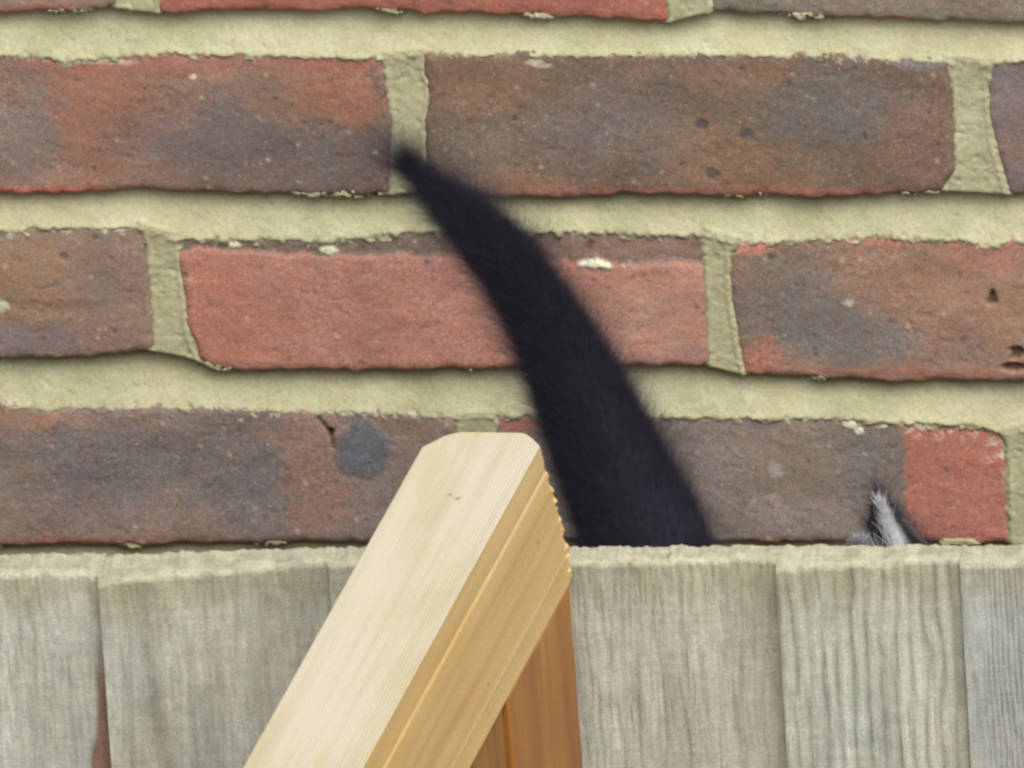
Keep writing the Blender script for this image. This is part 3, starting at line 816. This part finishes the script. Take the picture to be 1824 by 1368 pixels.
CHAINS.append(([sh + [.0, -.01, .01], (sh + head) / 2 + [0, .0, .0], head + [0, .012, -.012]], [.050, .038, .036]))
fwd = np.array([.93, -.30, -.20]); fwd /= np.linalg.norm(fwd)         # where the face looks
sidev = np.cross(fwd, [0, 0, 1]); sidev /= np.linalg.norm(sidev)      # the cat's right-hand side in the picture's terms
upv = np.cross(sidev, fwd)
CHAINS.append(([head - fwd * .012, head, head + fwd * .015], [.036, .040, .035]))
CHAINS.append(([head + fwd * .022 - upv * .010, head + fwd * .043 - upv * .014], [.021, .0125]))
for s in (-1, 1):
    CHAINS.append(([head + fwd * .030 + sidev * s * .010 - upv * .016], [.013]))
    CHAINS.append(([head + fwd * .008 + sidev * s * .020 - upv * .008], [.025]))
fa = (sh - hip); fa[2] = 0; fa /= np.linalg.norm(fa); sa = np.array([fa[1], -fa[0], 0])
for s in (-1, 1):
    o_ = sa * s
    g = lambda p, z: np.array([p[0], p[1], z])
    # hind leg: thigh, knee forward, hock back, upright shank, paw
    h0 = hip + o_ * .030 + [0, 0, -.01]
    kn = g(h0 + fa * .045 + o_ * .004, .115); hk = g(h0 - fa * .032, .072); pw = g(h0 - fa * .020, .016)
    CHAINS.append(([h0, (h0 + kn) / 2, kn, (kn + hk) / 2, hk, (hk + pw) / 2, pw, g(pw + fa * .022, .011)], [.042, .036, .027, .018, .0145, .012, .0135, .011]))
    f0 = sh + o_ * .030 + fa * .004 + [0, 0, -.02]
    el = g(f0 - fa * .018, .120); wr = g(f0 + fa * .004, .048); fp = g(f0 + fa * .006, .014)
    CHAINS.append(([f0, el, (el + wr) / 2, wr, fp, g(fp + fa * .020, .010)], [.034, .022, .016, .013, .0135, .0105]))
# ears: thin curved triangles. The one above the fence is placed where the photograph shows it
def ear_pts(apex, bl, br, depth_dir, cup, n=16):
    out = []
    for i in range(n + 1):
        t = i / n
        bul = math.sin(math.pi * t) * .10
        l = bl + (apex - bl) * t; r_ = br + (apex - br) * t
        c_ = (l + r_) / 2; hw = (r_ - l) / 2 * (1 + bul)
        mcol = max(2, int(np.linalg.norm(hw) * 2 / .0014))
        for jx in range(mcol + 1):
            s_ = jx / mcol * 2 - 1
            out.append(c_ + hw * s_ + depth_dir * cup * (1 - s_ * s_) * (1 - t * .85))
    return out
ear_n = np.array([.30, -.93, -.05]); ear_n /= np.linalg.norm(ear_n)      # the ear is turned towards the garden
back = -ear_n
YE = -.526
eA, eL, eR = P(1562, 872, YE), P(1530, 1060, YE - .002), P(1722, 1060, YE + .004)
EAR1 = ear_pts(eA, eL, eR, back, .011)
off = (eL + eR) / 2
mir = head - sidev * ((off - head) @ sidev) * 1.0
axis_e = eA - off
e2base = off - sidev * 2 * ((off - head) @ sidev) - upv * .042
EAR2 = ear_pts(e2base + axis_e - sidev * 2 * (axis_e @ sidev) - upv * .004, e2base + (eL - off), e2base + (eR - off), back, .011)
CHAINS.append(([head + upv * .012, off - upv * .004], [.034, .015]))
CHAINS.append(([head + upv * .012, e2base - upv * .004], [.034, .015]))

import bmesh
ico = bmesh.new(); bmesh.ops.create_icosphere(ico, subdivisions=3, radius=1.0)
ico_v = np.array([v.co[:] for v in ico.verts]); ico_f = np.array([[v.index for v in f.verts] for f in ico.faces]); ico.free()
i1 = bmesh.new(); bmesh.ops.create_icosphere(i1, subdivisions=1, radius=1.0)
ic1_v = np.array([v.co[:] for v in i1.verts]); ic1_f = np.array([[v.index for v in f.verts] for f in i1.faces]); i1.free()
VV, FF, nv = [], [], 0
def ball(c, r, lo=False):
    global nv
    v, f = (ic1_v, ic1_f) if lo else (ico_v, ico_f)
    VV.append(v * r + c); FF.append(f + nv); nv += len(v)
for pts, rad in CHAINS:
    pts = [np.asarray(p, float) for p in pts]
    if len(pts) == 1: ball(pts[0], rad[0]); continue
    for p0, p1, r0, r1 in zip(pts[:-1], pts[1:], rad[:-1], rad[1:]):
        n = max(2, int(np.linalg.norm(p1 - p0) / (min(r0, r1) * .13)))
        for i in range(n + 1):
            t = i / n
            ball(p0 + (p1 - p0) * t, r0 + (r1 - r0) * t)
for e in (EAR1, EAR2):
    for p in e: ball(p, .0019, True)
raw = mesh_np('cat_raw', np.concatenate(VV), np.concatenate(FF))
ro = bpy.data.objects.new('cat_raw', raw); COL.objects.link(ro)
md = ro.modifiers.new('r', 'REMESH'); md.mode = 'VOXEL'; md.voxel_size = .0016
ms = ro.modifiers.new('s', 'SMOOTH'); ms.iterations = 6; ms.factor = .5
dg = bpy.context.evaluated_depsgraph_get(); dg.update()
body_me = bpy.data.meshes.new_from_object(ro.evaluated_get(dg), depsgraph=dg)
bpy.data.objects.remove(ro); bpy.data.meshes.remove(raw)
body_me.name = 'body'
nbv = len(body_me.vertices)
co = np.empty(nbv * 3, np.float32); body_me.vertices.foreach_get('co', co); co = co.reshape(-1, 3).astype(float)
nrm = np.empty(nbv * 3, np.float32); body_me.vertices.foreach_get('normal', nrm); nrm = nrm.reshape(-1, 3)
BLACK = np.array([.030, .0285, .041])
cols = np.broadcast_to(BLACK, co.shape).copy()
inner = np.zeros(nbv)
for (ap, l_, r_) in ((eA, eL, eR), (e2base + axis_e - sidev * 2 * (axis_e @ sidev) - upv * .004, e2base + (eL - off), e2base + (eR - off))):
    ce = (l_ + r_) / 2
    ex = (r_ - l_); L2 = np.linalg.norm(ex) / 2; ex = ex / np.linalg.norm(ex)
    ey = (ap - ce); hL = np.linalg.norm(ey); ey = ey / hL
    rel = co - ce
    tt = (rel @ ey) / hL; uu = np.abs(rel @ ex) / np.maximum(L2 * (1 - np.clip(tt, 0, .98)), 1e-4)
    dd = np.abs(rel @ ear_n)
    w = (1 - sstep(.62, .9, uu)) * sstep(.0, .2, tt) * (1 - sstep(.86, .98, tt)) * (dd < .025) * sstep(.15, .5, nrm @ ear_n)
    inner = np.maximum(inner, w)
cols = cols * (1 - inner[:, None]) + np.array([.075, .066, .070]) * inner[:, None]
def near_line(p, q, rad):
    ab = q - p; t_ = np.clip(((co - p) @ ab) / (ab @ ab), 0, 1)
    return np.linalg.norm(co - (p + t_[:, None] * ab), axis=1) / (rad * (1.15 - .75 * t_))
for (p_, q_, rd) in ((P(1612, 1010, YE + .004), P(1567, 888, YE + .001), .0052), (P(1545, 1000, YE + .006), P(1530, 958, YE + .005), .0065)):
    wt_ = (1 - sstep(.6, 1.2, near_line(p_, q_, rd))) * (nrm @ ear_n > .1)
    cols = cols * (1 - wt_[:, None]) + np.array([.93, .93, .95]) * wt_[:, None]
att = body_me.color_attributes.new('Col', 'FLOAT_COLOR', 'POINT')
c4 = np.ones((nbv, 4), np.float32); c4[:, :3] = cols; att.data.foreach_set('color', c4.ravel())
body_me.polygons.foreach_set('use_smooth', np.ones(len(body_me.polygons), bool))
FURM = mat_attr('black_fur', .75, .15, 300, .25)
cat = thing('cat', 'black cat behind the fence with raised furry tail and one white-tufted ear showing', 'cat', (float(mid[0]), float(mid[1]), 0.0))
body = link('body', body_me, FURM, cat)

# fur: fine tapering strands; the coat is one part
HV, HF, HC = [], [], []
def strands(root, dirv, length, width, curl, col, seed, face=None):
    rng = np.random.default_rng(seed)
    n = len(root)
    dirv = dirv / np.linalg.norm(dirv, axis=1, keepdims=True)
    rnd = rng.normal(size=(n, 3)) * (1 if face is None else .35) + (0 if face is None else face); sidew = np.cross(dirv, rnd); sidew /= np.linalg.norm(sidew, axis=1, keepdims=True) + 1e-9
    bend = rng.normal(size=(n, 3)) * curl
    pts = [root + (dirv * t + bend * t * t) * length[:, None] for t in (0, .36, .7, 1.0)]
    ws = (1.0, .85, .55)
    start = sum(len(v) for v in HV)
    rows = []
    for p, w in zip(pts[:3], ws):
        rows += [p - sidew * (width * w)[:, None], p + sidew * (width * w)[:, None]]
    rows += [pts[3] - sidew * (width * .12)[:, None], pts[3] + sidew * (width * .12)[:, None]]
    HV.append(np.stack(rows, 1).reshape(-1, 3))
    b = start + np.arange(n)[:, None] * 8
    HF.append(np.concatenate([b + np.array([0, 1, 3, 2]), b + np.array([2, 3, 5, 4]), b + np.array([4, 5, 7, 6])]))
    HC.append(np.repeat(np.broadcast_to(col, (n, 3)), 8, 0))
# tail coat
seg = np.linalg.norm(np.diff(tail_c, axis=0), axis=1); cum = np.concatenate([[0], np.cumsum(seg)])
n = 40000
tt = RNG.random(n) ** 1.05 * cum[-1]
cen = np.stack([np.interp(tt, cum, tail_c[:, i]) for i in range(3)], 1)
cr_ = np.interp(tt, cum, core)
tan = np.stack([np.interp(tt - .004, cum, tail_c[:, i]) - np.interp(tt + .004, cum, tail_c[:, i]) for i in range(3)], 1)
tan /= np.linalg.norm(tan, axis=1, keepdims=True) + 1e-9                      # towards the tip
r1 = RNG.normal(size=(n, 3)); r1 -= tan * (r1 * tan).sum(1, keepdims=True); r1 /= np.linalg.norm(r1, axis=1, keepdims=True)
flare = .18 + .50 * RNG.random(n) ** 1.7
dirs = tan * 1.0 + r1 * flare[:, None] + RNG.normal(size=(n, 3)) * .10
ln = (.005 + .006 * RNG.random(n)) * np.clip(np.interp(tt, cum, tail_r) / .013, .22, 1)
strands(cen + r1 * (cr_ * .94)[:, None], dirs, ln, np.full(n, .00005), .16, BLACK * 1.15, 1)
# a thin halo of longer hair that softens the outline
n = 130000
tt = RNG.random(n) * cum[-1]
cen = np.stack([np.interp(tt, cum, tail_c[:, i]) for i in range(3)], 1)
cr_ = np.interp(tt, cum, core)
tan = np.stack([np.interp(tt - .004, cum, tail_c[:, i]) - np.interp(tt + .004, cum, tail_c[:, i]) for i in range(3)], 1)
tan /= np.linalg.norm(tan, axis=1, keepdims=True) + 1e-9
r1 = RNG.normal(size=(n, 3)); r1 -= tan * (r1 * tan).sum(1, keepdims=True); r1 /= np.linalg.norm(r1, axis=1, keepdims=True)
fl_ = .2 + 1.1 * RNG.random(n) ** 1.3
strands(cen + r1 * (cr_ * .95)[:, None], tan + r1 * fl_[:, None] + RNG.normal(size=(n, 3)) * .16, (.006 + .017 * RNG.random(n) ** 1.5) * np.clip(np.interp(tt, cum, tail_r) / .013, .5, 1), np.full(n, .000015), .26, BLACK * 1.1, 9)
# loose wisps round the tip
n = 16000
tt = RNG.random(n) ** 1.3 * cum[3]
cen = np.stack([np.interp(tt, cum, tail_c[:, i]) for i in range(3)], 1); cr_ = np.interp(tt, cum, core)
tan = np.stack([np.interp(tt - .004, cum, tail_c[:, i]) - np.interp(tt + .004, cum, tail_c[:, i]) for i in range(3)], 1)
tan[np.linalg.norm(tan, axis=1) < 1e-5] = tail_c[0] - tail_c[1]
tan /= np.linalg.norm(tan, axis=1, keepdims=True)
r1 = RNG.normal(size=(n, 3)); r1 -= tan * (r1 * tan).sum(1, keepdims=True); r1 /= np.linalg.norm(r1, axis=1, keepdims=True)
strands(cen + r1 * (cr_ * .9)[:, None], tan + r1 * (.15 + .6 * RNG.random(n))[:, None], .005 + .024 * RNG.random(n) ** 1.3, np.full(n, .000011), .34, BLACK * 1.1, 2)
# coat on the body
bf = np.array([p.vertices[0] for p in body_me.polygons])
pick = RNG.choice(len(bf), 26000)
rt = co[bf[pick]]; nn_ = nrm[bf[pick]]; okm = (inner[bf[pick]] < .05)
dtail = np.min(np.linalg.norm(rt[:, None, :] - tail_c[None, :-1], axis=2) - tail_r[None, :-1], axis=1)
nearear = (rt[:, 2] > min(eL[2], eR[2]) - .004)
okm &= (dtail > .0)
rt, nn_, nearear = rt[okm], nn_[okm], nearear[okm]
flow = -np.tile(fa, (len(rt), 1)); flow[:, 2] -= .35
flow[nearear] = (eA - off) / np.linalg.norm(eA - off)
lg = np.where(nearear, .0035, .010) * (.7 + .6 * RNG.random(len(rt)))
strands(rt - nn_ * .0004, flow + nn_ * .45 + RNG.normal(size=rt.shape) * .12, lg, np.where(nearear, .00007, .00013), .15, BLACK * 1.15, 3)
sel = np.where((co[:, 2] > min(eL[2], eR[2]) + .002) & (np.linalg.norm(co - eA, axis=1) < .05) & (inner < .05))[0]
if len(sel):
    sel = RNG.choice(sel, 9000)
    up_e = (eA - off) / np.linalg.norm(eA - off)
    strands(co[sel], up_e[None] + nrm[sel] * .8 + RNG.normal(size=(9000, 3)) * .35, .003 + .006 * RNG.random(9000), np.full(9000, .000025), .2, BLACK * 1.3, 12)
# white tufts inside the ear
FURV = (HV, HF, HC); HV, HF, HC = [], [], []
def tuft(x0, y0, x1, y1, spread0, spread1, n, seed, wd=.00009, colr=(.88, .88, .92), y_=YE):
    rng = np.random.default_rng(seed)
    f_ = rng.random(n) ** .8
    sx = rng.normal(size=n)
    px = x0 + (x1 - x0) * f_ * .8 + sx * (spread0 + (spread1 - spread0) * f_); py = y0 + (y1 - y0) * f_ * .8
    root = unproj(px, py, np.full(n, y_ + .001)) + back * .0015
    tip = unproj(x1 + sx * spread1 * .7, np.full(n, y1), np.full(n, y_ - .009)) 
    dv = tip - root; L_ = np.minimum(np.linalg.norm(dv, axis=1), .017)
    strands(root, dv, np.maximum(L_, .003), np.full(n, wd), .10, np.array(colr), seed, np.array([.3, -.75, .6]))
tuft(1608, 1010, 1564, 880, 11, 3, 260, 5, .00018, (.98, .98, .99))
tuft(1545, 1005, 1532, 952, 22, 14, 240, 6, .00013)
tuft(1540, 1015, 1515, 905, 34, 26, 160, 8, .000022, (.4, .39, .42))
tt_ = NT('white_ear_hair', .8, .1)
at_ = tt_.n('ShaderNodeAttribute', attribute_name='Col').outputs['Color']
df_ = tt_.n('ShaderNodeBsdfDiffuse'); tr_ = tt_.n('ShaderNodeBsdfTranslucent'); mx_ = tt_.n('ShaderNodeMixShader'); mx_.inputs[0].default_value = .18
nz_ = tt_.noise(tt_.n('ShaderNodeNewGeometry').outputs['Position'], 400, 3, .6)
cl_ = tt_.mix(at_, tt_.ramp(nz_.outputs['Fac'], [(.3, g3(.85)), (.6, g3(1))]))
tt_.l(cl_, df_.inputs[0]); tt_.l(cl_, tr_.inputs[0]); tt_.l(df_.outputs[0], mx_.inputs[1]); tt_.l(tr_.outputs[0], mx_.inputs[2])
tt_.l(mx_.outputs[0], tt_.t.nodes['Material Output'].inputs['Surface'])
tuft_me = mesh_np('ear_tuft', np.concatenate(HV), np.concatenate(HF), np.concatenate(HC), smooth=False)
tuft_o = link('ear_tuft', tuft_me, tt_.m, cat, center=True)
tuft_o['label'] = 'white hair tuft inside the ear'
HV, HF, HC = FURV
fur_me = mesh_np('fur', np.concatenate(HV), np.concatenate(HF), np.concatenate(HC), smooth=False)
fur = link('fur', fur_me, FURM, cat)
fur['kind'] = 'stuff'
# eyes and nose
EYE_M = mat_attr('amber_eye', .1, .5, 200, .1); NOSE_M = mat_attr('nose_leather', .5, .3, 600, .1)
for s in (-1, 1):
    c_ = head + fwd * .0335 + sidev * s * .0165 + upv * .004
    vcol = np.where((ico_v @ fwd)[:, None] > .88, np.array([.004, .004, .004]), np.array([.45, .28, .05]))
    link('eye', mesh_np('eye', ico_v * .0075 + c_, ico_f, vcol), EYE_M, cat, center=True)
nz = ico_v * np.array([.0055, .0055, .004]) + head + fwd * .0545 - upv * .010
link('nose', mesh_np('nose', nz, ico_f, np.broadcast_to(np.array([.02, .014, .014]), nz.shape)), NOSE_M, cat, center=True)
